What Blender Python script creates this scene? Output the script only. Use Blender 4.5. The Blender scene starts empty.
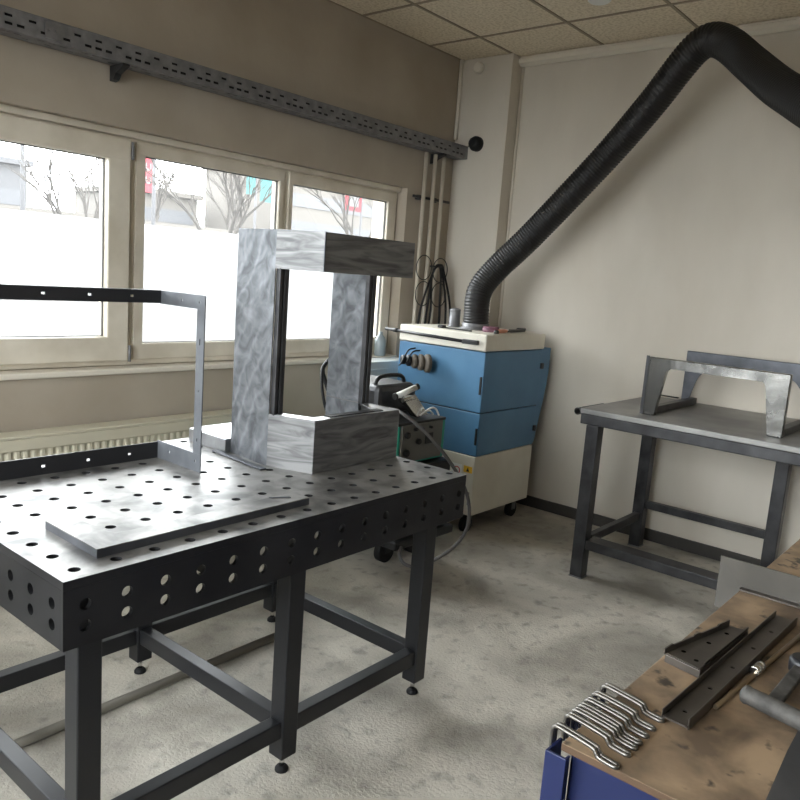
import bpy, bmesh, math, random
from mathutils import Vector, Matrix
random.seed(7)
SC = bpy.context.scene
COL = SC.collection
PI = math.pi

# ------------------------------------------------------------------ camera
RIGHT = Vector((0.64764899, -0.75838904, 0.07346324))
DOWN = Vector((-0.07569109, -0.15997705, -0.98421451))
FWD = Vector((0.75816993, 0.63186502, -0.16101227))
cd = bpy.data.cameras.new('camera')
cam = bpy.data.objects.new('camera', cd)
COL.objects.link(cam)
cd.sensor_width = 36.0
cd.lens = 760.84 / 800 * 36.0
cd.clip_start = 0.05
M = Matrix.Identity(4)
for i in range(3):
    M[i][0] = RIGHT[i]; M[i][1] = -DOWN[i]; M[i][2] = -FWD[i]
M[2][3] = 1.51
cam.matrix_world = M
SC.camera = cam

# ------------------------------------------------------------------ sky, exposure
SC.view_settings.view_transform = 'Standard'
SC.view_settings.look = 'None'
SC.view_settings.exposure = 0.68
SC.view_settings.gamma = 1.0
SC.view_settings.use_curve_mapping = False
wd = bpy.data.worlds.new('overcast_sky')
SC.world = wd
wd.use_nodes = True
bg = wd.node_tree.nodes['Background']
bg.inputs[0].default_value = (0.97, 0.98, 1.0, 1)
bg.inputs[1].default_value = 12.0
SC.cycles.use_denoising = True
SC.cycles.max_bounces = 12
SC.cycles.diffuse_bounces = 8
SC.cycles.transparent_max_bounces = 12
SC.cycles.sample_clamp_indirect = 12

YW, XW, ZC = 3.36, 4.538, 2.995      # window wall, back wall, ceiling
XL, YR = -1.3, -1.7                  # unseen walls behind the camera
pl = bpy.data.lights.new('window_portal', 'AREA')
pl.shape = 'RECTANGLE'; pl.size = 5.0; pl.size_y = 1.1
pl.cycles.is_portal = True
po = bpy.data.objects.new('window_portal', pl)
COL.objects.link(po)
po.location = (1.45, YW + 0.28, 1.525)
po.rotation_euler = (-PI / 2, 0, 0)

pl2 = bpy.data.lights.new('left_window_portal', 'AREA')
pl2.shape = 'RECTANGLE'; pl2.size = 3.1; pl2.size_y = 1.9
pl2.cycles.is_portal = True
po2 = bpy.data.objects.new('left_window_portal', pl2)
COL.objects.link(po2)
po2.location = (XL - 0.2, 1.6, 1.75)
po2.rotation_euler = (0, -PI / 2, 0)

# ------------------------------------------------------------------ materials
def srgb(r, g, b):
    def c(v):
        v /= 255.0
        return v / 12.92 if v <= 0.04045 else ((v + 0.055) / 1.055) ** 2.4
    return (c(r), c(g), c(b), 1)

def mat(name, col, rough=0.6, metal=0.0, col2=None, scale=8.0, detail=6.0, lo=0.35, hi=0.65,
        bump=0.0, bscale=None, rough2=None, distort=0.0, stretch=None, spots=None, spot_scale=30, spot_lo=0.68,
        spot_hi=0.74, spec=None):
    m = bpy.data.materials.new(name)
    m.use_nodes = True
    nt = m.node_tree
    N, Lk = nt.nodes, nt.links
    b = N['Principled BSDF']
    b.inputs['Base Color'].default_value = col
    b.inputs['Roughness'].default_value = rough
    b.inputs['Metallic'].default_value = metal
    if spec is not None:
        b.inputs['Specular IOR Level'].default_value = spec
    tc = N.new('ShaderNodeTexCoord')
    vec = tc.outputs['Object']
    if stretch:
        mp = N.new('ShaderNodeMapping')
        mp.inputs['Scale'].default_value = stretch
        Lk.new(vec, mp.inputs['Vector'])
        vec = mp.outputs['Vector']
    outc = None
    if col2 is not None:
        n = N.new('ShaderNodeTexNoise')
        n.inputs['Scale'].default_value = scale
        n.inputs['Detail'].default_value = detail
        n.inputs['Distortion'].default_value = distort
        Lk.new(vec, n.inputs['Vector'])
        mr = N.new('ShaderNodeMapRange')
        mr.inputs['From Min'].default_value = lo
        mr.inputs['From Max'].default_value = hi
        Lk.new(n.outputs['Fac'], mr.inputs['Value'])
        mx = N.new('ShaderNodeMix')
        mx.data_type = 'RGBA'
        mx.inputs[6].default_value = col
        mx.inputs[7].default_value = col2
        Lk.new(mr.outputs['Result'], mx.inputs[0])
        outc = mx.outputs[2]
        if rough2 is not None:
            rr = N.new('ShaderNodeMapRange')
            rr.inputs['From Min'].default_value = lo
            rr.inputs['From Max'].default_value = hi
            rr.inputs['To Min'].default_value = rough
            rr.inputs['To Max'].default_value = rough2
            Lk.new(n.outputs['Fac'], rr.inputs['Value'])
            Lk.new(rr.outputs['Result'], b.inputs['Roughness'])
    if spots is not None:
        n2 = N.new('ShaderNodeTexNoise')
        n2.inputs['Scale'].default_value = spot_scale
        n2.inputs['Detail'].default_value = 3
        Lk.new(tc.outputs['Object'], n2.inputs['Vector'])
        m2 = N.new('ShaderNodeMapRange')
        m2.inputs['From Min'].default_value = spot_lo
        m2.inputs['From Max'].default_value = spot_hi
        Lk.new(n2.outputs['Fac'], m2.inputs['Value'])
        x2 = N.new('ShaderNodeMix')
        x2.data_type = 'RGBA'
        if outc is not None:
            Lk.new(outc, x2.inputs[6])
        else:
            x2.inputs[6].default_value = col
        x2.inputs[7].default_value = spots
        Lk.new(m2.outputs['Result'], x2.inputs[0])
        outc = x2.outputs[2]
    if outc is not None:
        Lk.new(outc, b.inputs['Base Color'])
    if bump > 0:
        n3 = N.new('ShaderNodeTexNoise')
        n3.inputs['Scale'].default_value = bscale or scale * 3
        n3.inputs['Detail'].default_value = 5
        n3.inputs['Distortion'].default_value = distort
        Lk.new(vec, n3.inputs['Vector'])
        bp = N.new('ShaderNodeBump')
        bp.inputs['Strength'].default_value = bump
        bp.inputs['Distance'].default_value = 0.01
        Lk.new(n3.outputs['Fac'], bp.inputs['Height'])
        Lk.new(bp.outputs['Normal'], b.inputs['Normal'])
    return m

MT = {}
MT['plaster'] = mat('painted_plaster', srgb(208, 201, 189), 0.85, col2=srgb(192, 184, 171), scale=1.6, detail=8,
                    bump=0.12, bscale=35, stretch=(1, 1, 0.45))
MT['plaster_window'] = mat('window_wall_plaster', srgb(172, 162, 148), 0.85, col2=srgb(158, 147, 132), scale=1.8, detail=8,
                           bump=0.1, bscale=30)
MT['plaster_unseen'] = mat('plain_plaster', srgb(190, 182, 168), 0.85)
MT['floor'] = mat('worn_concrete', srgb(198, 192, 180), 0.72, col2=srgb(140, 135, 125), scale=2.3, detail=15,
                  lo=0.36, hi=0.68, bump=0.45, bscale=85, spots=srgb(132, 127, 119), spot_scale=16, spot_lo=0.54, spot_hi=0.8,
                  distort=0.5)
MT['tile'] = mat('mineral_ceiling_tile', srgb(224, 212, 190), 0.9, col2=srgb(200, 186, 162), scale=60, detail=4,
                 lo=0.45, hi=0.62, bump=0.2, bscale=90)
MT['grid'] = mat('ceiling_grid_metal', srgb(146, 132, 112), 0.6)
MT['trim'] = mat('painted_trim', srgb(215, 208, 194), 0.5)
MT['baseboard'] = mat('dark_baseboard', srgb(58, 55, 52), 0.6)
MT['pvc'] = mat('aged_white_window_plastic', srgb(218, 210, 195), 0.42, col2=srgb(198, 189, 172), scale=5, detail=8,
                stretch=(1, 1, 1))
MT['seal'] = mat('grey_rubber_seal', srgb(84, 82, 78), 0.7)
MT['galv'] = mat('galvanised_steel', srgb(132, 132, 134), 0.5, 0.4, col2=srgb(112, 112, 115), scale=20)
MT['radiator'] = mat('radiator_enamel', srgb(196, 190, 170), 0.5)
MT['pipe'] = mat('cream_painted_pipe', srgb(190, 182, 167), 0.45)
MT['weld_top'] = mat('worn_steel_table_top', srgb(130, 128, 125), 0.42, 0.3, col2=srgb(72, 71, 70), scale=9.0, detail=15,
                     lo=0.44, hi=0.66, rough2=0.46, distort=0.4, bump=0.05, bscale=50, spots=srgb(66, 64, 62), spot_scale=7, spot_lo=0.56, spot_hi=0.78)
MT['weld_side'] = mat('dark_coated_steel', srgb(50, 50, 52), 0.42, 0.5, col2=srgb(36, 36, 38), scale=6)
MT['black_paint'] = mat('black_painted_steel', srgb(37, 38, 41), 0.4, 0.3)
MT['sheet'] = mat('bare_steel_sheet', srgb(172, 173, 176), 0.34, 0.85, col2=srgb(128, 129, 132), scale=9, detail=8, lo=0.4, hi=0.7)
MT['angle_iron'] = mat('dark_mill_steel', srgb(96, 98, 104), 0.42, 0.75, col2=srgb(76, 78, 82), scale=12)
MT['mid_steel'] = mat('mid_grey_steel', srgb(108, 111, 116), 0.5, 0.5, col2=srgb(92, 95, 100), scale=12)
MT['plate_dull'] = mat('dull_grey_plate', srgb(92, 88, 82), 0.6, 0.3, col2=srgb(76, 73, 68), scale=6)
MT['rail_shaded'] = mat('shaded_angle_steel', srgb(42, 42, 45), 0.5, 0.3)  # steel darkened to paint in the shade on rails turned from the light
MT['hose'] = mat('black_corrugated_plastic', srgb(21, 20, 20), 0.5)
MT['rubber'] = mat('black_rubber', srgb(22, 22, 23), 0.6, spec=0.3)
MT['blue'] = mat('blue_enamel', srgb(80, 124, 158), 0.42, col2=srgb(70, 113, 148), scale=4)
MT['cream'] = mat('cream_enamel', srgb(224, 220, 207), 0.45, col2=srgb(210, 204, 190), scale=3)
MT['bench_blue'] = mat('bench_blue_enamel', srgb(24, 34, 74), 0.4)
MT['steel_table'] = mat('scuffed_dark_steel', srgb(74, 74, 76), 0.4, 0.6, col2=srgb(50, 50, 52), scale=9, detail=8)
MT['table_plate'] = mat('grey_steel_plate', srgb(150, 149, 146), 0.42, 0.6, col2=srgb(118, 117, 116), scale=4, detail=8)
MT['polished'] = mat('ground_weld_steel', srgb(132, 131, 128), 0.2, 1.0, col2=srgb(88, 87, 85), scale=8, detail=3, rough2=0.3, bump=0.2, bscale=9)
MT['wood'] = mat('stained_bench_board', srgb(160, 136, 109), 0.6, col2=srgb(100, 84, 68), scale=11, detail=15, lo=0.36, hi=0.66,
                 distort=0.25, spots=srgb(66, 57, 48), spot_scale=24, spot_lo=0.6, spot_hi=0.68)
MT['hole_shade'] = mat('black_hole_shade', srgb(8, 8, 8), 1.0, spec=0.0)  # flat black that stands in for shade inside small holes
MT['wood_edge'] = mat('plywood_edge', srgb(84, 64, 46), 0.8)
MT['dark_bracket'] = mat('brown_grey_steel', srgb(104, 98, 92), 0.42, 0.7, col2=srgb(82, 77, 72), scale=10)
MT['hook'] = mat('zinc_steel_rod', srgb(128, 125, 120), 0.36, 0.9)
MT['pewter'] = mat('worn_grey_steel', srgb(92, 90, 87), 0.7, 0.4, col2=srgb(60, 58, 56), scale=30, bump=0.3, bscale=60)
MT['silver'] = mat('bright_steel', srgb(206, 206, 204), 0.22, 1.0)
MT['mat'] = mat('dark_bench_sheet', srgb(66, 66, 68), 0.6, col2=srgb(52, 52, 54), scale=10)
MT['brass'] = mat('bronze_rod', srgb(150, 132, 108), 0.35, 0.9)
MT['teal'] = mat('teal_enamel', srgb(30, 150, 128), 0.45)
MT['panel'] = mat('grey_control_panel', srgb(98, 98, 94), 0.5)
MT['knob'] = mat('black_plastic', srgb(22, 22, 23), 0.45)
MT['white'] = mat('white_plastic', srgb(226, 226, 222), 0.4)
MT['grey_box'] = mat('pale_grey_enamel', srgb(196, 202, 200), 0.5)
MT['ridge_floor'] = mat('grey_ridge', srgb(132, 128, 118), 0.8)
MT['cable'] = mat('grey_cable', srgb(86, 84, 84), 0.55)
MT['glassbottle'] = mat('frosted_grey_plastic', srgb(132, 140, 142), 0.3)
MT['disc'] = mat('abrasive_disc', srgb(98, 88, 76), 0.8, col2=srgb(66, 60, 52), scale=40)
MT['red'] = mat('red_print', srgb(190, 40, 50), 0.5)
MT['yellow'] = mat('yellow_label', srgb(226, 178, 50), 0.5)
MT['orange'] = mat('salmon_handle', srgb(214, 150, 118), 0.5)
MT['purple'] = mat('plum_card', srgb(120, 80, 96), 0.6)

# brushed, swirled sheet metal of the big housing
def swirl_mat(name, c1, c2):
    m = bpy.data.materials.new(name)
    m.use_nodes = True
    N, Lk = m.node_tree.nodes, m.node_tree.links
    b = N['Principled BSDF']
    b.inputs['Metallic'].default_value = 0.6
    tc = N.new('ShaderNodeTexCoord')
    n = N.new('ShaderNodeTexWave')
    n.wave_type = 'RINGS'; n.rings_direction = 'SPHERICAL'
    n.inputs['Scale'].default_value = 5.0
    n.inputs['Distortion'].default_value = 8.0
    n.inputs['Detail'].default_value = 3.0
    n.inputs['Detail Scale'].default_value = 0.9
    Lk.new(tc.outputs['Object'], n.inputs['Vector'])
    w = N.new('ShaderNodeTexNoise')
    w.inputs['Scale'].default_value = 14.0
    w.inputs['Detail'].default_value = 8
    w.inputs['Distortion'].default_value = 1.2
    Lk.new(tc.outputs['Object'], w.inputs['Vector'])
    ad = N.new('ShaderNodeMath'); ad.operation = 'ADD'
    po_ = N.new('ShaderNodeMath'); po_.operation = 'POWER'; po_.inputs[1].default_value = 5.0
    Lk.new(n.outputs['Fac'], po_.inputs[0])
    sc_ = N.new('ShaderNodeMath'); sc_.operation = 'MULTIPLY'; sc_.inputs[1].default_value = -0.16
    Lk.new(po_.outputs[0], sc_.inputs[0])
    Lk.new(sc_.outputs[0], ad.inputs[0]); Lk.new(w.outputs['Fac'], ad.inputs[1])
    mr = N.new('ShaderNodeMapRange')
    mr.inputs['From Min'].default_value = 0.22
    mr.inputs['From Max'].default_value = 0.64
    Lk.new(ad.outputs[0], mr.inputs['Value'])
    mx = N.new('ShaderNodeMix'); mx.data_type = 'RGBA'
    mx.inputs[6].default_value = c1; mx.inputs[7].default_value = c2
    Lk.new(mr.outputs['Result'], mx.inputs[0])
    Lk.new(mx.outputs[2], b.inputs['Base Color'])
    rr = N.new('ShaderNodeMapRange')
    rr.inputs['From Min'].default_value = 0.22
    rr.inputs['From Max'].default_value = 0.64
    rr.inputs['To Min'].default_value = 0.42
    rr.inputs['To Max'].default_value = 0.5
    Lk.new(ad.outputs[0], rr.inputs['Value'])
    Lk.new(rr.outputs['Result'], b.inputs['Roughness'])
    bp = N.new('ShaderNodeBump')
    bp.inputs['Strength'].default_value = 0.12
    bp.inputs['Distance'].default_value = 0.004
    Lk.new(n.outputs['Fac'], bp.inputs['Height'])
    Lk.new(bp.outputs['Normal'], b.inputs['Normal'])
    return m
MT['swirl'] = swirl_mat('swirl_ground_sheet', srgb(132, 135, 140), srgb(82, 85, 89))

MT['ground_band'] = mat('streaky_ground_sheet', srgb(126, 126, 126), 0.42, 0.6, col2=srgb(82, 82, 83), scale=4.5, detail=8, lo=0.36, hi=0.66,
                         stretch=(1, 1, 7), distort=1.5, bump=0.05)

def glass_mat():
    m = bpy.data.materials.new('dusty_window_glass')
    m.use_nodes = True
    N, Lk = m.node_tree.nodes, m.node_tree.links
    N.remove(N['Principled BSDF'])
    out = N['Material Output']
    tr = N.new('ShaderNodeBsdfTransparent')
    tr.inputs[0].default_value = (0.93, 0.95, 0.95, 1)
    gl = N.new('ShaderNodeBsdfGlossy'); gl.inputs['Roughness'].default_value = 0.02
    df = N.new('ShaderNodeBsdfDiffuse'); df.inputs[0].default_value = (0.8, 0.8, 0.78, 1)
    tl = N.new('ShaderNodeBsdfTranslucent'); tl.inputs[0].default_value = (0.85, 0.86, 0.86, 1)
    fr = N.new('ShaderNodeFresnel'); fr.inputs[0].default_value = 1.3
    m1 = N.new('ShaderNodeMixShader')
    Lk.new(fr.outputs[0], m1.inputs[0]); Lk.new(tr.outputs[0], m1.inputs[1]); Lk.new(gl.outputs[0], m1.inputs[2])
    m2 = N.new('ShaderNodeMixShader'); m2.inputs[0].default_value = 0.02
    Lk.new(m1.outputs[0], m2.inputs[1]); Lk.new(tl.outputs[0], m2.inputs[2])
    Lk.new(m2.outputs[0], out.inputs[0])
    return m
MT['glass'] = glass_mat()

# ------------------------------------------------------------------ mesh helpers
class MB:
    """collects shapes, then links them as ONE mesh object"""
    def __init__(self): self.bm = bmesh.new()
    def box(self, x0, x1, y0, y1, z0, z1, bev=0.0):
        b = self.bm
        vs = [b.verts.new((x, y, z)) for x in (x0, x1) for y in (y0, y1) for z in (z0, z1)]
        fs = [(0, 1, 3, 2), (4, 6, 7, 5), (0, 4, 5, 1), (2, 3, 7, 6), (0, 2, 6, 4), (1, 5, 7, 3)]
        fc = [b.faces.new([vs[i] for i in f]) for f in fs]
        if bev > 0:
            es = list({e for f in fc for e in f.edges})
            bmesh.ops.bevel(b, geom=es, offset=bev, segments=2, affect='EDGES', profile=0.5)
        return self
    def obox(self, c, ux, uy, uz, bev=0.0):
        """box with centre c and half axis vectors"""
        b = self.bm
        c, ux, uy, uz = Vector(c), Vector(ux), Vector(uy), Vector(uz)
        vs = [b.verts.new(c + ux * i + uy * j + uz * k) for i in (-1, 1) for j in (-1, 1) for k in (-1, 1)]
        fs = [(0, 1, 3, 2), (4, 6, 7, 5), (0, 4, 5, 1), (2, 3, 7, 6), (0, 2, 6, 4), (1, 5, 7, 3)]
        fc = [b.faces.new([vs[i] for i in f]) for f in fs]
        if bev > 0:
            es = list({e for f in fc for e in f.edges})
            bmesh.ops.bevel(b, geom=es, offset=bev, segments=2, affect='EDGES', profile=0.5)
        return self
    def prism(self, pts, d, bev=0.0):
        """closed polygon (3D points) swept along vector d"""
        b = self.bm; d = Vector(d)
        a = [b.verts.new(Vector(p)) for p in pts]
        c = [b.verts.new(Vector(p) + d) for p in pts]
        n = len(pts)
        fc = [b.faces.new(a[::-1]), b.faces.new(c)]
        for i in range(n):
            fc.append(b.faces.new((a[i], a[(i + 1) % n], c[(i + 1) % n], c[i])))
        if bev > 0:
            es = list({e for f in fc for e in f.edges})
            bmesh.ops.bevel(b, geom=es, offset=bev, segments=2, affect='EDGES', profile=0.5)
        return self
    def tube(self, path, r, seg=10, cap=True, closed=False):
        """round tube along a list of points, r number or list"""
        b = self.bm
        P = [Vector(p) for p in path]; n = len(P)
        rs = r if isinstance(r, (list, tuple)) else [r] * n
        rings = []; up = None
        for i in range(n):
            if closed: t = (P[(i + 1) % n] - P[i - 1])
            elif i == 0: t = P[1] - P[0]
            elif i == n - 1: t = P[-1] - P[-2]
            else: t = (P[i + 1] - P[i]).normalized() + (P[i] - P[i - 1]).normalized()
            if t.length < 1e-9: t = Vector((0, 0, 1))
            t.normalize()
            if up is None:
                up = Vector((0, 0, 1)) if abs(t.z) < 0.9 else Vector((1, 0, 0))
            u = (up - t * up.dot(t))
            if u.length < 1e-6: u = t.orthogonal()
            u.normalize(); w = t.cross(u); up = u
            rings.append([b.verts.new(P[i] + (u * math.cos(2 * PI * k / seg) + w * math.sin(2 * PI * k / seg)) * rs[i]) for k in range(seg)])
        m = n if closed else n - 1
        for i in range(m):
            A, B = rings[i], rings[(i + 1) % n]
            for k in range(seg):
                f = b.faces.new((A[k], A[(k + 1) % seg], B[(k + 1) % seg], B[k])); f.smooth = True
        if cap and not closed:
            b.faces.new(rings[0][::-1]); b.faces.new(rings[-1])
        return self
    def cyl(self, p0, p1, r0, r1=None, seg=20):
        return self.tube([p0, p1], [r0, r0 if r1 is None else r1], seg)
    def pipe(self, p0, p1, r, ri, seg=20):
        """open hollow pipe"""
        p0, p1 = Vector(p0), Vector(p1); t = (p1 - p0).normalized()
        u = t.orthogonal().normalized(); w = t.cross(u); b = self.bm
        R_ = []
        for p, q in ((p0, r), (p1, r), (p1, ri), (p0, ri)):
            R_.append([b.verts.new(p + (u * math.cos(2 * PI * k / seg) + w * math.sin(2 * PI * k / seg)) * q) for k in range(seg)])
        for i in range(4):
            A, B = R_[i], R_[(i + 1) % 4]
            for k in range(seg):
                b.faces.new((A[k], A[(k + 1) % seg], B[(k + 1) % seg], B[k]))
        return self
    def lathe(self, c, prof, seg=24, axis=(0, 0, 1)):
        """profile [(r, h)] turned round an axis through c"""
        c = Vector(c); t = Vector(axis).normalized(); u = t.orthogonal().normalized(); w = t.cross(u); b = self.bm
        rings = [[b.verts.new(c + t * h + (u * math.cos(2 * PI * k / seg) + w * math.sin(2 * PI * k / seg)) * max(r, 1e-4)) for k in range(seg)] for r, h in prof]
        for i in range(len(prof) - 1):
            for k in range(seg):
                f = b.faces.new((rings[i][k], rings[i][(k + 1) % seg], rings[i + 1][(k + 1) % seg], rings[i + 1][k])); f.smooth = True
        b.faces.new(rings[0][::-1]); b.faces.new(rings[-1])
        return self
    def plate(self, o, ux, uy, th, xs, ys, holes, r=None, seg=16):
        """slab in the plane (ux, uy) cut into cells by xs, ys; holes = cells left open (square) or drilled round (r)"""
        b = self.bm; o = Vector(o); ux = Vector(ux).normalized(); uy = Vector(uy).normalized(); th = Vector(th)
        P = lambda x, y, k: b.verts.new(o + ux * x + uy * y + th * k)
        nx, ny = len(xs) - 1, len(ys) - 1
        for i in range(nx):
            for j in range(ny):
                x0, x1, y0, y1 = xs[i], xs[i + 1], ys[j], ys[j + 1]
                h = (i, j) in holes
                if not h:
                    for k in (0, 1):
                        b.faces.new([P(x0, y0, k), P(x1, y0, k), P(x1, y1, k), P(x0, y1, k)])
                elif r is None:
                    for (ax, ay, bx, by) in ((x0, y0, x1, y0), (x1, y0, x1, y1), (x1, y1, x0, y1), (x0, y1, x0, y0)):
                        b.faces.new([P(ax, ay, 0), P(bx, by, 0), P(bx, by, 1), P(ax, ay, 1)])
                else:
                    cx, cy = (x0 + x1) / 2, (y0 + y1) / 2; hx, hy = (x1 - x0) / 2, (y1 - y0) / 2
                    C_, S_ = [], []
                    for k in range(seg):
                        a = 2 * PI * (k + 0.5) / seg if seg % 8 else 2 * PI * k / seg
                        ca, sa = math.cos(a), math.sin(a)
                        C_.append((cx + r * ca, cy + r * sa))
                        q = 1 / max(abs(ca), abs(sa))
                        S_.append((cx + hx * ca * q, cy + hy * sa * q))
                    for k in range(seg):
                        k2 = (k + 1) % seg
                        for z in (0, 1):
                            b.faces.new([P(*C_[k], z), P(*S_[k], z), P(*S_[k2], z), P(*C_[k2], z)])
                        b.faces.new([P(*C_[k], 0), P(*C_[k2], 0), P(*C_[k2], 1), P(*C_[k], 1)])
        X0, X1, Y0, Y1 = xs[0], xs[-1], ys[0], ys[-1]
        for (ax, ay, bx, by) in ((X0, Y0, X1, Y0), (X1, Y0, X1, Y1), (X1, Y1, X0, Y1), (X0, Y1, X0, Y0)):
            b.faces.new([P(ax, ay, 0), P(bx, by, 0), P(bx, by, 1), P(ax, ay, 1)])
        bmesh.ops.remove_doubles(b, verts=b.verts[:], dist=1e-5)
        return self
    def build(self, name, material, parent=None, smooth=False, M=None):
        b = self.bm
        if M is not None: bmesh.ops.transform(b, matrix=M, verts=b.verts[:])
        bmesh.ops.recalc_face_normals(b, faces=b.faces[:])
        me = bpy.data.meshes.new(name)
        if smooth:
            for f in b.faces: f.smooth = True
        b.to_mesh(me); b.free()
        me.materials.append(MT[material] if isinstance(material, str) else material)
        o = bpy.data.objects.new(name, me)
        COL.objects.link(o)
        if parent is not None:
            o.parent = parent
            o.matrix_parent_inverse = parent.matrix_world.inverted() if parent.type != 'EMPTY' else Matrix.Translation(-Vector(parent.location))
        return o

def tag(o, label, cat, group=None):
    o['label'] = label; o['category'] = cat
    if group: o['group'] = group
    return o
def thing(name, label, cat, loc, group=None):
    o = bpy.data.objects.new(name, None)
    COL.objects.link(o); o.location = loc; o.empty_display_size = 0.1
    return tag(o, label, cat, group)
def struct(name, mb, m, parent=None):
    o = mb.build(name, m, parent)
    if parent is None: o['kind'] = 'structure'
    return o
def spline(pts, n=8):
    P = [Vector(p) for p in pts]; out = []
    for i in range(len(P) - 1):
        a = P[i - 1] if i else P[0] * 2 - P[1]
        b_, c = P[i], P[i + 1]
        d = P[i + 2] if i + 2 < len(P) else P[-1] * 2 - P[-2]
        for k in range(n):
            t = k / n
            out.append(0.5 * ((2 * b_) + (c - a) * t + (2 * a - 5 * b_ + 4 * c - d) * t * t + (3 * b_ - a - 3 * c + d) * t ** 3))
    out.append(P[-1])
    return out
def resample(P, step):
    out = [P[0]]; acc = 0.0
    for i in range(len(P) - 1):
        a, b_ = P[i], P[i + 1]; L = (b_ - a).length; s = step - acc
        while s <= L:
            out.append(a.lerp(b_, s / L)); s += step
        acc = (acc + L) % step
    return out

# ================================================================== the room
TH = 0.3
struct('floor', MB().box(XL - TH, XW + TH, YR - TH, YW + TH, -0.1, 0), 'floor')
struct('wall_back', MB().box(XW, XW + TH, YR - TH, YW + TH, 0, ZC + 0.3), 'plaster')
LY0, LY1, LZ0, LZ1 = 0.1, 3.1, 0.85, 2.65
struct('wall_left', MB().box(XL - TH, XL, YR - TH, YW + TH, 0, LZ0).box(XL - TH, XL, YR - TH, YW + TH, LZ1, ZC + 0.3)
       .box(XL - TH, XL, YR - TH, LY0, LZ0, LZ1).box(XL - TH, XL, LY1, YW + TH, LZ0, LZ1), 'plaster_unseen')
struct('wall_right', MB().box(XL, XW, YR - TH, YR, 0, ZC + 0.3), 'plaster_unseen')
WX0, WX1, WZ0, WZ1 = -1.1, 3.948, 0.965, 2.085
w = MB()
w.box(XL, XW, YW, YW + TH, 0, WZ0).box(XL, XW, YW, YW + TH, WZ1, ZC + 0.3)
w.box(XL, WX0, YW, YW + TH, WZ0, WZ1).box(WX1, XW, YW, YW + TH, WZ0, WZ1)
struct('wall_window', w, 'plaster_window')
struct('wall_column', MB().box(4.42, XW, 2.94, YW, 0, ZC), 'plaster')

# suspended ceiling: tiles and grid
c = MB(); g = MB()
xs = [XL]; x = 4.06 - 0.64 * 8
while x < XW: 
    if x > XL: xs.append(x)
    x += 0.64
xs.append(XW)
ys = [YR]; y = 2.96 - 0.6 * 7
while y < YW:
    if y > YR: ys.append(y)
    y += 0.6
ys.append(YW)
for i in range(len(xs) - 1):
    for j in range(len(ys) - 1):
        c.box(xs[i] + 0.011, xs[i + 1] - 0.011, ys[j] + 0.011, ys[j + 1] - 0.011, ZC + 0.004, ZC + 0.02)
ce = struct('ceiling', c, 'tile')
for x in xs: g.box(x - 0.009, x + 0.009, YR, YW, ZC, ZC + 0.03)
for y in ys: g.box(XL, XW, y - 0.009, y + 0.009, ZC + 0.0005, ZC + 0.0295)
g.box(XL, XW, YR, YW, ZC + 0.03, ZC + 0.1)
struct('ceiling_grid', g, 'grid', ce)
# cable trunking under the ceiling on the back wall
t = MB().prism([(XW, 2.94, ZC - 0.001), (XW, 2.94, ZC - 0.062), (XW - 0.02, 2.94, ZC - 0.062), (XW - 0.045, 2.94, ZC - 0.045),
                (XW - 0.045, 2.94, ZC - 0.02), (XW - 0.03, 2.94, ZC - 0.012), (XW - 0.03, 2.94, ZC - 0.001)], (0, YR - 2.94, 0))
struct('trim_1', t, 'trim')
struct('trim_2', MB().cyl((XW - 0.006, 2.925, 0.073), (XW - 0.006, 2.925, ZC - 0.063), 0.009), 'plaster')
struct('trim_3', MB().cyl((4.405, 3.345, 2.47), (4.405, 3.345, ZC), 0.013), 'trim')
struct('baseboard_back', MB().box(XW - 0.015, XW, YR, 2.94, 0, 0.072), 'baseboard')
struct('baseboard_column', MB().box(4.405, XW, 2.925, YW, 0, 0.072), 'baseboard')

# windows
FY0, FY1 = 3.43, 3.50
def ring(m, x0, x1, z0, z1, gx0, gx1, gz0, gz1, y0, y1, bev=0.006):
    m.box(x0, x1, y0, y1, gz1, z1, bev).box(x0, x1, y0, y1, z0, gz0, bev)
    m.box(x0, gx0, y0 + .0008, y1, gz0 - .01, gz1 + .01, bev).box(gx1, x1, y0 + .0008, y1, gz0 - .01, gz1 + .01, bev)
def window(n, x0, x1, gx0, gx1, gz0, gz1, sash):
    m = MB()
    ring(m, x0, x1, 0.975, 2.06, x0 + 0.03, x1 - 0.03, 1.01, 2.03, FY0 + 0.012, FY1 + 0.02, 0.004)
    ring(m, x0 + 0.018, x1 - 0.018, 1.0, 2.045, gx0, gx1, gz0, gz1, FY0 - (0.02 if sash else 0.0), FY1)
    o = struct(f'window_{n}', m, 'pvc')
    s = MB(); e = 0.008
    ring(s, gx0 - e, gx1 + e, gz0 - e, gz1 + e, gx0 + e * .5, gx1 - e * .5, gz0 + e * .5, gz1 - e * .5, FY0 + 0.02, FY0 + 0.035, 0)
    s.build('seal', 'seal', o)
    MB().box(gx0 - .002, gx1 + .002, FY0 + 0.025, FY0 + 0.031, gz0 - .002, gz1 + .002).build('glass_pane', 'glass', o)
    if sash:
        for z in (2.0, 1.04):
            MB().cyl((x1 - 0.012, FY0 - 0.022, z - 0.045), (x1 - 0.012, FY0 - 0.022, z + 0.035), 0.007, seg=10).build('hinge', 'galv', o)
window(1, 0.96, 2.004, 1.10, 1.875, 1.117, 1.945, True)
window(2, 2.004, 2.968, 2.076, 2.916, 1.082, 1.986, False)
window(3, 2.968, 3.944, 3.020, 3.850, 1.082, 1.983, False)
window(4, -0.06, 0.96, 0.03, 0.87, 1.117, 1.945, True)
window(5, -1.1, -0.06, -1.0, -0.15, 1.117, 1.945, True)
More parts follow.
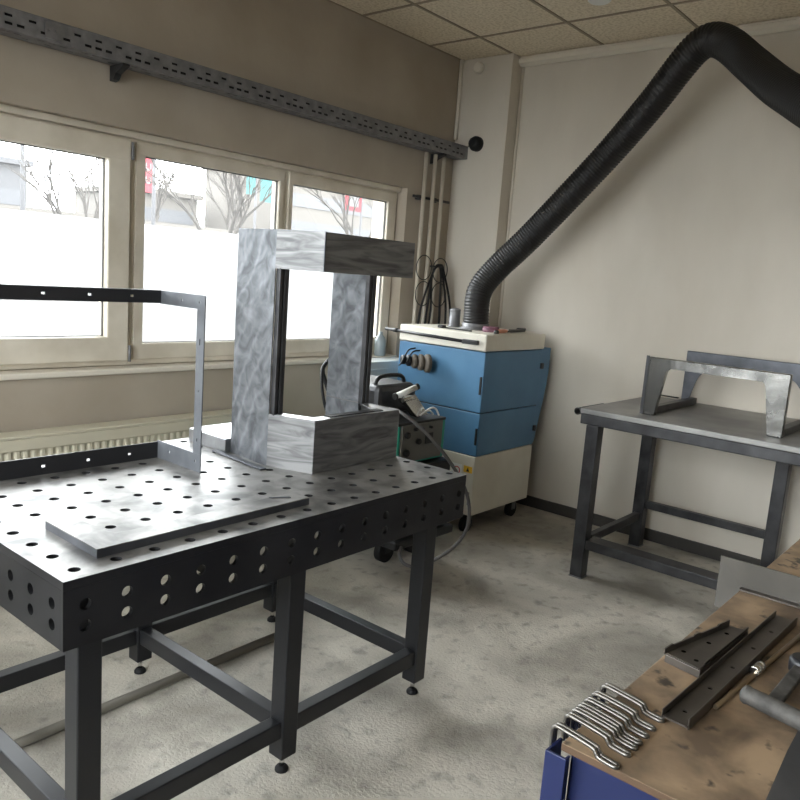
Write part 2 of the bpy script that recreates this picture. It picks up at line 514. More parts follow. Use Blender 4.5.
for k in range(3):  # unseen windows, placed and sized for the light they let in
    ya, yb = LY0 + 1.0 * k, LY0 + 1.0 * (k + 1)
    m = MB()
    for a, b_, c_, d_ in ((ya, ya + .05, LZ0, LZ1), (yb - .05, yb, LZ0, LZ1), (ya + .05, yb - .05, LZ0, LZ0 + .05), (ya + .05, yb - .05, LZ1 - .05, LZ1)):
        m.box(XL - 0.14, XL - 0.08, a, b_, c_, d_, 0.004)
    o = struct(f'window_{6 + k}', m, 'pvc')
    MB().box(XL - 0.115, XL - 0.109, ya + .045, yb - .045, LZ0 + .045, LZ1 - .045).build('glass_pane', 'glass', o)
struct('trim_4', MB().box(WX0, WX1, 3.34, 3.45, 0.945, 0.972, 0.006), 'trim')
struct('trim_5', MB().box(WX0, WX1, 3.412, 3.46, 2.055, WZ1, 0.004), 'pvc')
struct('wall_outer_sill', MB().box(WX0, WX1, 3.5, 3.75, 0.9, 0.975), 'trim')

# radiator
r = MB()
prof = []
x = -0.9
while x < 2.62:
    prof += [(x, 3.241), (x + 0.009, 3.2365), (x + 0.021, 3.2365), (x + 0.03, 3.241)]
    x += 0.036
poly = [(a, b_, 0.14) for a, b_ in prof] + [(prof[-1][0], 3.27, 0.14), (prof[0][0], 3.27, 0.14)]
r.prism(poly, (0, 0, 0.515))
rad = thing('radiator', 'long cream panel radiator with fluted front below the windows', 'radiator', (0.86, 3.28, 0))
r.build('front_panel', 'radiator', rad)
MB().box(-0.91, 2.64, 3.228, 3.262, 0.655, 0.71, 0.006).box(-0.91, 2.64, 3.228, 3.262, 0.10, 0.14, 0.006).build('rail', 'radiator', rad)
MB().box(-0.91, 2.64, 3.2625, 3.335, 0.12, 0.70, 0.006).build('back_panel', 'radiator', rad)
MB().box(-0.92, 2.65, 3.226, 3.337, 0.7105, 0.722, 0.003).build('top_grille', 'radiator', rad)
for x in (-0.5, 2.2): MB().box(x, x + 0.05, 3.3, 3.36, 0.0, 0.12).build('bracket', 'radiator', rad)

# ================================================================== cable tray, pipes, reels of wire
ct = thing('cable_tray', 'perforated grey steel cable tray running along the window wall under the ceiling', 'cable tray', (1.5, 3.3, 2.33))
xs_ = [0.0]; holes = set(); x = 0.02; i = 0
L = 5.68
while x + 0.05 < L:
    xs_ += [x, x + 0.030]; x += 0.046
xs_.append(L)
for i in range(len(xs_) - 1):
    if i % 2 == 1:
        holes.add((i, 1) if (i // 2) % 2 else (i, 3))
        if (i // 2) % 4 == 0: holes.add((i, 1))
ys_ = [0.0, 0.020, 0.031, 0.050, 0.060, 0.082]
MB().plate((-1.25, 3.24, 2.335), (1, 0, 0), (0, 0, 1), (0, 0.003, 0), xs_, ys_, holes).box(-1.25, 4.43, 3.2385, 3.25, 2.414, 2.419).build('side_rail', 'galv', ct)
MB().plate((-1.25, 3.2435, 2.335), (1, 0, 0), (0, 1, 0), (0, 0, 0.003), xs_, [0.0, 0.02, 0.03, 0.06, 0.07, 0.095], holes).build('tray_floor', 'galv', ct)
MB().box(-1.25, 4.43, 3.341, 3.344, 2.335, 2.415).build('side_rail', 'galv', ct)
MB().box(1.50, 1.56, 3.232, 3.2375, 2.345, 2.41).cyl((1.515, 3.226, 2.38), (1.515, 3.232, 2.38), 0.008).cyl((1.545, 3.226, 2.38), (1.545, 3.232, 2.38), 0.008).build('splice_plate', 'galv', ct)
MB().cyl((-1.25, 3.264, 2.358), (4.40, 3.264, 2.358), 0.016, seg=10).build('filler_cable', 'rubber', ct)  # cables added inside the tray so that its slots look dark
MB().cyl((-1.25, 3.298, 2.356), (4.40, 3.298, 2.356), 0.015, seg=10).build('filler_cable', 'rubber', ct)
MB().cyl((-1.25, 3.263, 2.389), (4.40, 3.263, 2.389), 0.013, seg=10).build('filler_cable', 'rubber', ct)
for x in (-0.6, 0.62, 1.845, 4.16):
    b = MB()
    b.prism([(x, 3.36, 2.334), (x, 3.245, 2.334), (x, 3.245, 2.325), (x, 3.31, 2.30), (x, 3.33, 2.275), (x, 3.36, 2.27)], (0.03, 0, 0))
    b.build('wall_bracket', 'steel_table', ct)

for k, (x, lab) in enumerate(((4.045, 'cream heating pipe nearest the window in the corner trio'),
                              (4.142, 'middle one of three cream vertical pipes in the corner'),
                              (4.238, 'cream heating pipe nearest the wall column in the corner trio'))):
    tag(MB().cyl((x, 3.30, 0.0), (x, 3.30, 2.325), 0.0135, seg=16).build('heating_pipe', 'pipe'), lab, 'pipe', 'vertical pipes in the corner')
tag(MB().box(3.97, 4.36, 3.318, 3.332, 2.028, 2.044).box(4.03, 4.06, 3.332, 3.36, 2.02, 2.05).box(4.2, 4.23, 3.332, 3.36, 2.02, 2.05).build('pipe_clamp_rail', 'steel_table'),
    'thin dark rail clamping the three vertical pipes to the wall', 'rail')
# dark cable entry sleeve at the end of the tray
t = thing('cable_sleeve', 'round black cable sleeve sticking out of the column beside the tray end', 'cable sleeve', (4.40, 3.17, 2.43))
MB().lathe((4.42, 3.165, 2.432), [(0.05, 0.0), (0.05, -0.03), (0.038, -0.055), (0.02, -0.06)], axis=(1, 0, 0)).build('sleeve', 'rubber', t)
MB().tube(spline([(4.37, 3.165, 2.435), (4.39, 3.20, 2.425), (4.405, 3.23, 2.42)]), 0.004, 6).build('cable', 'rubber', t)
tag(MB().lathe((4.42, 3.20, 2.93), [(0.038, 0), (0.038, -0.02), (0.03, -0.03)], axis=(1, 0, 0)).build('wall_sensor', 'trim'),
    'small round cream sensor high on the corner column', 'sensor')
tag(MB().lathe((3.80, 2.03, ZC), [(0.06, 0), (0.06, -0.012), (0.05, -0.02)], axis=(0, 0, 1)).build('ceiling_sensor', 'white'),
    'small white disc on the ceiling tiles above the hose', 'sensor')

# wire racks with the hanging cables
def circle(c, r, u, v, n=28):
    c, u, v = Vector(c), Vector(u), Vector(v)
    return [c + u * (r * math.cos(2 * PI * k / n)) + v * (r * math.sin(2 * PI * k / n)) for k in range(n)]
hr = thing('wire_cable_hanger', 'wire hanger of four dark rings on the corner pipes above blue cabinet', 'hanger', (4.17, 3.27, 1.46))
for (cx, cz) in ((4.075, 1.575), (4.255, 1.565), (4.085, 1.40), (4.26, 1.395)):
    m = MB().tube(circle((cx, 3.272, cz), 0.082, (1, 0, 0), (0, 0, 1)), 0.0035, 6, closed=True)
    m.build('wire_ring', 'knob', hr)
MB().cyl((4.16, 3.285, 1.588), (4.16, 3.19, 1.588), 0.007, seg=8).build('hook', 'knob', hr)
cb = thing('hanging_cable', 'black cable loops hanging from the wire hanger in the corner', 'cable', (4.19, 3.22, 1.54))
for k, (a, b_, zz) in enumerate(((4.00, 4.22, 1.05), (4.07, 4.29, 1.08), (4.11, 4.34, 1.1))):
    MB().tube(spline([(a - .02, 3.22, zz), (a + 0.02, 3.23, 1.3), (4.11, 3.225, 1.53), (4.16, 3.22 - k * 0.012, 1.60), (4.205 + k * 0.02, 3.225, 1.54), (b_, 3.225, 1.32), (b_ + 0.01, 3.22, zz)]),
              0.0075, 8).build('loop', 'rubber', cb)

# grey cupboard and the bottle standing on the sill
tag(MB().box(3.46, 3.90, 3.17, 3.335, 0.0, 0.966, 0.006).box(3.475, 3.655, 3.164, 3.172, 0.03, 0.92, 0.003).build('wall_cupboard', 'grey_box'),
    'pale grey metal cupboard below the window behind the blue cabinet', 'cupboard')
bt = tag(MB().lathe((3.80, 3.375, 0.972), [(0.036, 0), (0.038, 0.01), (0.038, 0.10), (0.03, 0.125), (0.014, 0.14), (0.014, 0.16)]).build('spray_bottle', 'glassbottle'),
         'small cloudy grey bottle standing on the windowsill near blue cabinet', 'bottle')

# ================================================================== filter cabinet with extraction hose
FX0, FX1, FYa, FYb = 3.66, 4.33, 2.44, 3.09
fc = thing('filter_cabinet', 'blue and cream welding fume filter cabinet on casters in the corner', 'cabinet', (3.99, 2.76, 0))
MB().box(FX0 + .01, FX1 - .01, FYa + .01, FYb - .01, 0.125, 1.105).build('body', 'knob', fc)
MB().box(FX0, FX1 - 0.02, FYa, FYb, 0.125, 0.487, 0.006).build('lower_panel', 'cream', fc)
MB().box(FX0 + 0.004, FX1 - 0.025, FYa - 0.001, FYb, 0.490, 0.746, 0.005).build('lower_door', 'blue', fc)
MB().box(FX0 + 0.002, FX1 - 0.015, FYa - 0.002, FYb, 0.751, 1.108, 0.005).build('upper_door', 'blue', fc)
MB().box(FX0 - 0.004, FX1 + 0.0, FYa - 0.004, FYb + 0.002, 1.113, 1.212, 0.008).build('lid', 'cream', fc)
MB().prism([(FX1 - .012, FYa + .012, 0.49), (FX1 + 0.012, FYa + .012, 0.50), (FX1 + 0.085, FYa + .012, 0.80), (FX1 + 0.112, FYa + .012, 0.95), (FX1 + 0.112, FYa + .012, 1.116), (FX1 - .012, FYa + .012, 1.116)],
           (0, 0.46, 0)).build('rear_housing', 'blue', fc)
for x, z in ((FX1 - 0.03, 1.005), (FX1 - 0.045, 0.60)):
    MB().box(x, x + 0.022, FYa - 0.018, FYa, z - 0.018, z + 0.018, 0.003).build('latch', 'knob', fc)
for z0, z1 in ((0.86, 0.965), (0.56, 0.66)):
    MB().box(FX0 - 0.008, FX0 + 0.002, FYa + 0.004, FYa + 0.016, z0, z1, 0.002).build('hinge', 'knob', fc)
MB().box(FX0 - 0.006, FX0, FYa + 0.02, FYa + 0.03, 0.19, 0.27, 0.002).build('hinge', 'galv', fc)
st = MB().box(FX0 - 0.0015, FX0 - 0.0002, 2.530, 2.605, 0.325, 0.425).build('warning_label', 'white', fc); st['label'] = 'white label with a red prohibition sign'
MB().tube(circle((FX0 - 0.002, 2.565, 0.385), 0.022, (0, 1, 0), (0, 0, 1), 20), 0.003, 6, closed=True).cyl((FX0 - .002, 2.55, 0.37), (FX0 - .002, 2.58, 0.40), 0.003, seg=6).build('prohibition_sign', 'red', st)
y2 = MB().box(FX0 - 0.0015, FX0 - 0.0002, 2.455, 2.517, 0.385, 0.425).build('warning_label', 'yellow', fc); y2['label'] = 'small yellow warning label'
MB().prism([(FX0 - .0018, 2.475, 0.392), (FX0 - .0018, 2.497, 0.392), (FX0 - .0018, 2.486, 0.418)], (-0.0006, 0, 0)).build('warning_triangle', 'knob', y2)
for x in (FX0 + 0.06, FX1 - 0.10):
    for y in (FYa + 0.07, FYb - 0.07):
        m = MB(); m.box(x - 0.035, x + 0.035, y - 0.028, y + 0.028, 0.118, 0.126)
        m.box(x - 0.02, x + 0.02, y - 0.024, y - 0.019, 0.05, 0.12).box(x - 0.02, x + 0.02, y + 0.019, y + 0.024, 0.05, 0.12)
        cs = m.build('caster', 'galv', fc)
        MB().cyl((x, y - 0.016, 0.05), (x, y + 0.016, 0.05), 0.05, seg=24).build('wheel', 'rubber', cs)

# corrugated extraction hose
KEY = [(3.955, 2.727, 1.225), (3.955, 2.727, 1.29), (3.958, 2.732, 1.40), (3.983, 2.718, 1.49), (4.025, 2.64, 1.61), (4.071, 2.468, 1.797), (4.096, 2.197, 2.09), (4.107, 2.001, 2.305), (4.063, 1.791, 2.518), (4.02, 1.645, 2.675), (4.0, 1.560, 2.752), (3.985, 1.485, 2.770), (3.95, 1.39, 2.722), (3.868, 1.256, 2.606), (3.662, 1.067, 2.443), (3.503, 0.911, 2.326), (3.305, 0.714, 2.175), (3.12, 0.54, 1.98), (3.0, 0.44, 1.86)]
hose = thing('extraction_hose', 'thick black corrugated hose rising from blue cabinet and arching under the ceiling', 'hose', (3.955, 2.727, 1.212))
path = resample(spline(KEY, 40), 0.0043)
rad_ = [0.0765 + (0.0045 if (i % 4) in (0, 1) else 0.0) for i in range(len(path))]
MB().tube(path, rad_, 26).build('corrugated_tube', 'hose', hose)
MB().lathe((3.955, 2.727, 1.2125), [(0.10, 0), (0.10, 0.008), (0.086, 0.010), (0.085, 0.035), (0.083, 0.04)], 28).build('collar', 'galv', hose)
d = (path[-1] - path[-8]).normalized()
MB().lathe(path[-1], [(0.07, -0.02), (0.085, 0.0), (0.085, 0.05), (0.16, 0.17), (0.155, 0.175), (0.08, 0.06)], 28, axis=d).build('hood', 'rubber', hose)

# things lying on the cabinet
tag(MB().lathe((3.945, 2.885, 1.2125), [(0.042, 0), (0.042, 0.008), (0.035, 0.01), (0.035, 0.105), (0.037, 0.11), (0.030, 0.115), (0.014, 0.12)]).build('metal_can', 'galv'),
    'silver metal can standing beside the black hose on the cabinet', 'can')
tag(MB().lathe((3.90, 2.575, 1.2125), [(0.05, 0), (0.052, 0.003), (0.052, 0.022), (0.048, 0.026)]).lathe((3.90, 2.575, 1.2385), [(0.05, 0), (0.05, 0.006)]).build('card_tin', 'purple'),
    'flat plum and white tin lying on the cabinet at the hose foot', 'tin')
pk = thing('scraper_knife', 'salmon handled tool with black blade lying on the cabinet corner', 'tool', (3.90, 2.50, 1.2125))
MB().tube([(3.83, 2.478, 1.225), (3.86, 2.483, 1.226), (3.93, 2.495, 1.226), (3.96, 2.50, 1.225)], [0.008, 0.012, 0.012, 0.009], 10).build('handle', 'orange', pk)
MB().obox((4.03, 2.512, 1.222), (0.07, 0.012, 0), (-0.002, 0.008, 0), (0, 0, 0.005), 0.002).build('blade', 'knob', pk)
MB().lathe((3.812, 2.475, 1.2135), [(0.014, 0), (0.016, 0.012), (0.012, 0.02)]).build('end_knob', 'knob', pk)
tag(MB().obox((4.13, 2.53, 1.223), (0.10, 0.012, 0), (-0.002, 0.012, 0), (0, 0, 0.009), 0.003).obox((4.21, 2.55, 1.229), (0.03, 0.004, 0), (-0.003, 0.02, 0), (0, 0, 0.008), 0.004).build('wire_brush', 'knob'),
    'black hand brush lying at the right end of the cabinet top', 'brush')
tag(MB().obox((3.74, 2.72, 1.2165), (0.012, 0.12, 0), (0.012, -0.0012, 0), (0, 0, 0.0035), 0.001).obox((3.73, 2.82, 1.222), (0.018, 0, 0), (0, 0.02, 0), (0, 0, 0.009), 0.003).build('steel_rule', 'knob'),
    'thin dark steel bar lying in front of the black hose', 'bar')
# lifting arm leaning along the lid edge
rod = thing('magnet_lance', 'long black rod with square grip lying along the front lid edge', 'rod', (3.64, 2.8, 1.16))
MB().cyl((3.645, 3.20, 1.172), (3.645, 2.56, 1.158), 0.0095, seg=10).build('shaft', 'knob', rod)
MB().obox((3.640, 2.535, 1.160), (0.011, 0, 0), (0, 0.055, -0.001), (0, 0, 0.013), 0.004).obox((3.628, 2.53, 1.160), (0.003, 0, 0), (0, 0.035, 0), (0, 0, 0.007), 0.001).build('grip', 'knob', rod)
MB().cyl((3.645, 3.10, 1.170), (3.645, 3.13, 1.1706), 0.013, seg=12).build('clamp_ring', 'knob', rod)

# grinding wheels strung on a magnet hook on the blue door
gw = [(3.047, 0.018, 0.030, 0), (3.004, 0.018, 0.036, 1), (2.957, 0.018, 0.044, 2), (2.907, 0.02, 0.050, 3), (2.853, 0.022, 0.056, 4)]
labs = ['thinnest dark cup ring hanging leftmost on the blue door', 'dark ring hanging second from the left on blue door', 'brown grinding cup in the middle of the hanging row on blue door',
        'pale grinding cup hanging second from right on blue door', 'largest round grinding cup hanging rightmost on blue door']
for (y, t_, r_, k) in gw:
    m = MB().lathe((3.629, y - 0.04, 0.998), [(r_ * .7, 0), (r_, -0.006), (r_, -t_), (r_ * .8, -t_ - 0.008), (r_ * .25, -t_ - 0.006)], 22, axis=(1, -0.55, 0.0))
    tag(m.build('grinding_cup', 'disc' if k > 1 else 'knob'), labs[k], 'grinding disc', 'grinding cups hanging on the blue door')
tag(MB().tube(spline([(3.655, 2.955, 1.075), (3.60, 2.965, 1.06), (3.592, 3.00, 0.985), (3.60, 3.03, 0.96)]), 0.005, 8).tube(spline([(3.655, 2.915, 1.065), (3.595, 2.925, 1.055), (3.588, 2.96, 0.985)]), 0.005, 8).build('bent_hook', 'knob'),
    'black bent wire hooks holding grinding discs on the blue door', 'hook')

# ================================================================== welding machine on a cart
wc = thing('welding_machine', 'teal and grey welding machine on a black wheeled cart behind the perforated table', 'welding machine', (2.98, 2.6, 0))
MB().box(2.79, 3.17, 2.32, 2.80, 0.585, 0.785, 0.008).build('case', 'teal', wc)
MB().box(2.788, 3.165, 2.315, 2.80, 0.7855, 0.80, 0.003).build('top_cover', 'knob', wc)
fp = MB().box(2.805, 3.13, 2.306, 2.322, 0.60, 0.788, 0.004).build('front_panel', 'panel', wc)
for (x, z, r_) in ((2.84, 0.74, 0.018), (2.90, 0.765, 0.010), (2.95, 0.762, 0.010), (2.93, 0.70, 0.017), (2.84, 0.65, 0.020), (3.02, 0.765, 0.008)):
    MB().lathe((x, 2.306, z), [(r_, 0), (r_ * .9, -0.014), (r_ * .6, -0.018)], 16, axis=(0, 1, 0)).build('knob', 'knob', fp)
MB().box(2.985, 3.045, 2.298, 2.306, 0.68, 0.735, 0.003).build('display', 'knob', fp)
MB().box(2.80, 3.20, 2.28, 2.92, 0.22, 0.58, 0.015).build('cooler_unit', 'knob', wc)
MB().box(2.76, 3.24, 2.26, 2.98, 0.17, 0.215, 0.01).build('cart_base', 'black_paint', wc)
for x in (2.96, 3.19):
    for y in (2.50, 2.90):
        m = MB().box(x - 0.022, x + 0.022, y - 0.03, y - 0.024, 0.055, 0.17).box(x - 0.022, x + 0.022, y + 0.024, y + 0.03, 0.055, 0.17)
        cs = m.build('caster', 'black_paint', wc)
        MB().cyl((x, y - 0.02, 0.06), (x, y + 0.02, 0.06), 0.06, seg=24).build('wheel', 'rubber', cs)
wf = thing('wire_feeder', 'dark grey wire feeder box standing on top of the teal welder', 'wire feeder', (2.98, 2.62, 0.80))
MB().box(2.83, 3.14, 2.50, 2.86, 0.802, 0.955, 0.03).build('case', 'steel_table', wf)
MB().tube(spline([(2.86, 2.56, 0.94), (2.90, 2.56, 0.99), (3.06, 2.56, 0.99), (3.10, 2.56, 0.94)]), 0.011, 8).build('handle', 'knob', wf)
tc_ = thing('torch_holder', 'silver torch holder with black ended grip lying on the welder', 'torch', (2.96, 2.44, 0.80))
MB().cyl((2.87, 2.42, 0.915), (3.00, 2.40, 0.955), 0.015, seg=14).build('grip', 'white', tc_)
MB().cyl((2.86, 2.4215, 0.912), (2.872, 2.42, 0.9155), 0.017, seg=14).build('grip_end', 'knob', tc_)
MB().cyl((2.998, 2.4005, 0.9545), (3.012, 2.398, 0.959), 0.017, seg=14).build('grip_end', 'knob', tc_)
MB().prism([(2.90, 2.40, 0.905), (2.99, 2.38, 0.91), (3.07, 2.36, 0.815), (2.99, 2.37, 0.803)], (0.004, 0.05, 0.002), 0.004).build('bracket', 'silver', tc_)
MB().cyl((2.90, 2.40, 0.895), (2.98, 2.385, 0.91), 0.012, seg=12).build('clip', 'silver', tc_)
tag(MB().tube(spline([(3.00, 2.36, 0.815), (3.05, 2.34, 0.85), (3.10, 2.34, 0.845), (3.12, 2.33, 0.81)]), 0.005, 8).tube(spline([(3.02, 2.38, 0.812), (3.07, 2.36, 0.835), (3.11, 2.36, 0.812)]), 0.005, 8).build('cable_loop', 'white'),
    'thin white cable loops lying on top of the teal welder', 'cable')
CABLE = [(2.80, 2.40, 0.86), (2.755, 2.28, 0.865), (2.795, 2.161, 0.79), (2.832, 2.06, 0.694), (2.89, 1.99, 0.57), (2.919, 1.958, 0.46), (2.921, 1.959, 0.345), (2.893, 2.0, 0.249), (2.851, 2.064, 0.179), (2.8, 2.142, 0.125), (2.76, 2.19, 0.13), (2.765, 2.235, 0.16), (2.80, 2.255, 0.19)]
tag(MB().tube(spline(CABLE), 0.0085, 10).build('welding_cable', 'cable'),
    'grey welding cable looping from the teal welder down to its cart', 'cable')
tag(MB().tube(spline([(2.84, 2.70, 0.60), (2.76, 2.80, 0.80), (2.80, 2.88, 1.0), (2.95, 2.92, 1.02), (3.05, 2.90, 0.96), (3.10, 2.84, 0.88)]), 0.008, 8).tube(spline([(2.83, 2.86, 0.88), (2.84, 2.92, 0.99), (2.98, 2.95, 1.05), (3.08, 2.92, 0.99), (3.12, 2.83, 0.87)]), 0.012, 8).build('gas_hose', 'rubber'),
    'black gas hoses arching up behind the wire feeder', 'hose')

# ================================================================== perforated welding table
S = 0.0976
TX, TY, TA, TZ = 0.758, 1.505, 0.011, 0.837
MW = Matrix.Translation((TX, TY, 0)) @ Matrix.Rotation(TA, 4, 'Z')
wt = thing('welding_table', 'large black perforated steel welding table on six legs', 'table', (TX, TY, 0))
nx, ny = 15, 10
def cells(n, r, first=0.0):
    """cell borders: a square cell round every hole, with strips between"""
    a = [-0.5 * S]
    for i in range(n):
        a += [i * S - 0.02, i * S + 0.02]
    a.append((n - 0.5) * S)
    return a
cx_, cy_ = cells(nx, 0), cells(ny, 0)
cx_[-1] = 14.37 * S
hs = {(2 * i + 1, 2 * j + 1) for i in range(nx) for j in range(ny)}
MB().plate((0, 0, TZ - 0.02), (1, 0, 0), (0, 1, 0), (0, 0, 0.02), cx_, cy_, hs, r=0.0135).build('table_top', 'weld_top', wt, M=MW)
tt_ = bpy.data.objects['table_top'].data
tt_.materials.append(MT['weld_side'])
for p_ in tt_.polygons:
    if abs(p_.normal.z) < 0.5: p_.material_index = 1  # dark outer edges; hole walls darkened to paint in their shade
AP = 0.155
zc_ = [0.0, AP - 0.11 - 0.018, AP - 0.11 + 0.018, AP - 0.062 - 0.018 , AP - 0.062 + 0.018, AP - 0.0205]
hz = {(2 * i + 1, j) for i in range(nx) for j in (1, 3)}
hzy = {(2 * i + 1, j) for i in range(ny) for j in (1, 3)}
x0_, x1_, y0_, y1_ = cx_[0], cx_[-1], cy_[0], cy_[-1]
MB().plate((0, y0_, TZ - AP), (1, 0, 0), (0, 0, 1), (0, 0.012, 0), cx_, zc_, hz, r=0.0135).build('side_plate', 'weld_side', wt, M=MW)
MB().plate((0, y1_ - 0.012, TZ - AP), (1, 0, 0), (0, 0, 1), (0, 0.012, 0), cx_, zc_, hz, r=0.0135).build('side_plate', 'weld_side', wt, M=MW)
cyi = [y0_ + 0.0125] + cy_[1:-1] + [y1_ - 0.0125]
MB().plate((x0_, 0, TZ - AP), (0, 1, 0), (0, 0, 1), (0.012, 0, 0), cyi, zc_, hzy, r=0.0135).build('side_plate', 'weld_side', wt, M=MW)
MB().plate((x1_ - 0.012, 0, TZ - AP), (0, 1, 0), (0, 0, 1), (0.012, 0, 0), cyi, zc_, hzy, r=0.0135).build('side_plate', 'weld_side', wt, M=MW)
# ribs under the top
for i in (3.5, 10.5):
    MB().box(i * S - 0.004, i * S + 0.004, y0_ + 0.014, y1_ - 0.014, TZ - 0.10, TZ - 0.0205).build('rib', 'weld_side', wt, M=MW)
LG = 0.03
cols, rows = (0.5, 7.0, 13.5), (0.5, 8.5)
for ci in cols:
    for rj in rows:
        lx, ly = ci * S, rj * S
        lg = MB().box(lx - LG, lx + LG, ly - LG, ly + LG, 0.055, TZ - 0.022, 0.004).build('leg', 'black_paint', wt, M=MW)
        MB().cyl((lx, ly, 0.012), (lx, ly, 0.056), 0.008, seg=12).build('foot_screw', 'silver', lg, M=MW)
        MB().lathe((lx, ly, 0.0), [(0.021, 0), (0.021, 0.007), (0.016, 0.014), (0.011, 0.018)], 18).build('foot_pad', 'rubber', lg, M=MW)
for rj in rows:
    for a, b_ in ((0.5, 7.0), (7.0, 13.5)):
        MB().box(a * S + LG, b_ * S - LG, rj * S - 0.022, rj * S + 0.022, 0.125, 0.18, 0.003).build('stretcher', 'black_paint', wt, M=MW)
for ci in cols:
    MB().box(ci * S - 0.022, ci * S + 0.022, rows[0] * S + LG, rows[1] * S - LG, 0.127, 0.182, 0.003).build('stretcher', 'black_paint', wt, M=MW)
# long pipe-like ridge on the floor under the table
tag(MB().cyl((0.30, 2.175, 0.016), (1.96, 2.204, 0.016), 0.016, seg=14).build('floor_ridge', 'ridge_floor') ,
    'long rounded ridge on the concrete under the perforated table', 'pipe')

# ---- folded steel tray piece on the table
ZT = TZ
sp = thing('folded_sheet_bracket', 'L shaped folded steel sheet lying flat at the near edge of the welding table', 'sheet metal part', (0.824, 1.535, ZT))
A = [(0.824, 1.532), (1.478, 1.545), (1.478, 1.612), (0.905, 1.60), (0.885, 1.78), (0.824, 1.781)]
MB().prism([(x, y, ZT + 0.019) for x, y in A], (0, 0, 0.003)).build('top_face', 'weld_top', sp)
MB().prism([(0.824, 1.532, ZT + 0.0005), (1.478, 1.545, ZT + 0.0005), (1.478, 1.548, ZT + 0.0005), (0.824, 1.535, ZT + 0.0005)], (0, 0, 0.019)).prism(
    [(0.824, 1.5355, ZT + 0.0005), (0.827, 1.5355, ZT + 0.0005), (0.827, 1.781, ZT + 0.0005), (0.824, 1.781, ZT + 0.0005)], (0, 0, 0.019)).build('flange', 'angle_iron', sp)  # darker steel than the top face, standing in for shade on the flanges
tag(MB().obox((1.622, 2.06, ZT + 0.004), (0.012, 0.15, 0), (0.012, -0.001, 0), (0, 0, 0.003), 0.001).build('flat_bar', 'angle_iron'),
    'thin dark flat bar lying on the table beside the swirled housing', 'bar')
tag(MB().prism([(1.385, 1.60, ZT + 0.0225), (1.43, 1.570, ZT + 0.0225), (1.435, 1.583, ZT + 0.0225), (1.38, 1.608, ZT + 0.0225)], (0, 0, 0.002)).build('shadow_mark', 'angle_iron'),
    'small dark pointed offcut lying on the folded steel sheet', 'shadow')  # dark sliver modelled in place of a shadow mark on the sheet

# ---- angle iron frame standing on the table
af = thing('angle_iron_frame', 'tall dark angle iron frame standing on the left of the welding table', 'frame', (1.42, 2.13, ZT))
def strip_cells(Lx, pos, w=0.006):
    xs = [0.0]
    for p in pos: xs += [p - w, p + w]
    return xs + [Lx]
FXL = 0.10
Lb = 1.42 - FXL
pos = [0.08 + 0.142 * k for k in range(9)]
hb = {(2 * k + 1, 1) for k in range(9)}
MB().plate((FXL, 2.241, ZT), (1, 0, 0), (0, 0, 1), (0, 0.004, 0), strip_cells(Lb, pos), [0, 0.022, 0.030, 0.056], hb).box(FXL, 1.42, 2.2455, 2.285, ZT, ZT + 0.004).build('lower_rail', 'rail_shaded', af)
MB().plate((FXL, 2.241, 1.362), (1, 0, 0), (0, 0, 1), (0, 0.004, 0), strip_cells(Lb, pos), [0, 0.018, 0.025, 0.042], hb).box(FXL, 1.42, 2.2455, 2.285, 1.400, 1.404).build('upper_rail', 'rail_shaded', af)
m = MB()
m.plate((1.4205, 1.998, ZT), (0, 1, 0), (0, 0, 1), (0.004, 0, 0), [0, 0.024, 0.032, 0.17, 0.178, 0.247], [0, 0.03, 0.038, 0.06], {(1, 1), (3, 1)})
m.plate((1.4205, 1.998, ZT + 0.0602), (0, 1, 0), (0, 0, 1), (0.004, 0, 0), [0, 0.018, 0.024, 0.04], [0, 0.04, 0.05, 0.2, 0.206, 0.35, 0.37, 0.4628], {(1, 1), (1, 3), (1, 5)})
m.plate((1.4205, 1.998, ZT + 0.5232), (0, 1, 0), (0, 0, 1), (0.004, 0, 0), [0, 0.024, 0.032, 0.12, 0.128, 0.247], [0, 0.018, 0.025, 0.0435], {(1, 1), (3, 1)})
m.build('side_strip', 'mid_steel', af)
for x in (FXL + 0.0,):
    MB().box(x - 0.045, x, 2.241, 2.245, ZT, 1.404).build('side_strip', 'angle_iron', af)

# ---- swirl ground sheet metal housing
hz0 = ZT
hg = thing('sheet_metal_housing', 'tall swirl ground sheet metal housing with open front standing on the welding table', 'metal housing', (1.9, 1.95, ZT))
P0, P1, P2, P3, P4 = (1.672, 2.171), (1.654, 1.949), (1.714, 1.785), (2.158, 1.785), (2.158, 2.16)
HT = 1.629
def wall(m, a, b_, z0, z1, t=0.004):
    a, b_ = Vector((*a, 0)), Vector((*b_, 0)); d = (b_ - a).normalized(); n = Vector((-d.y, d.x, 0)) * t
    m.prism([a + Vector((0, 0, z0)), b_ + Vector((0, 0, z0)), b_ + n + Vector((0, 0, z0)), a + n + Vector((0, 0, z0))], (0, 0, z1 - z0))
    return m
# left column: full height panel with folded returns
m = MB()
wall(m, P0, P1, hz0, HT)
wall(m, (1.712, 2.168), (1.676, 2.1685), hz0, HT, 0.003)
m.build('side_panel', 'swirl', hg)
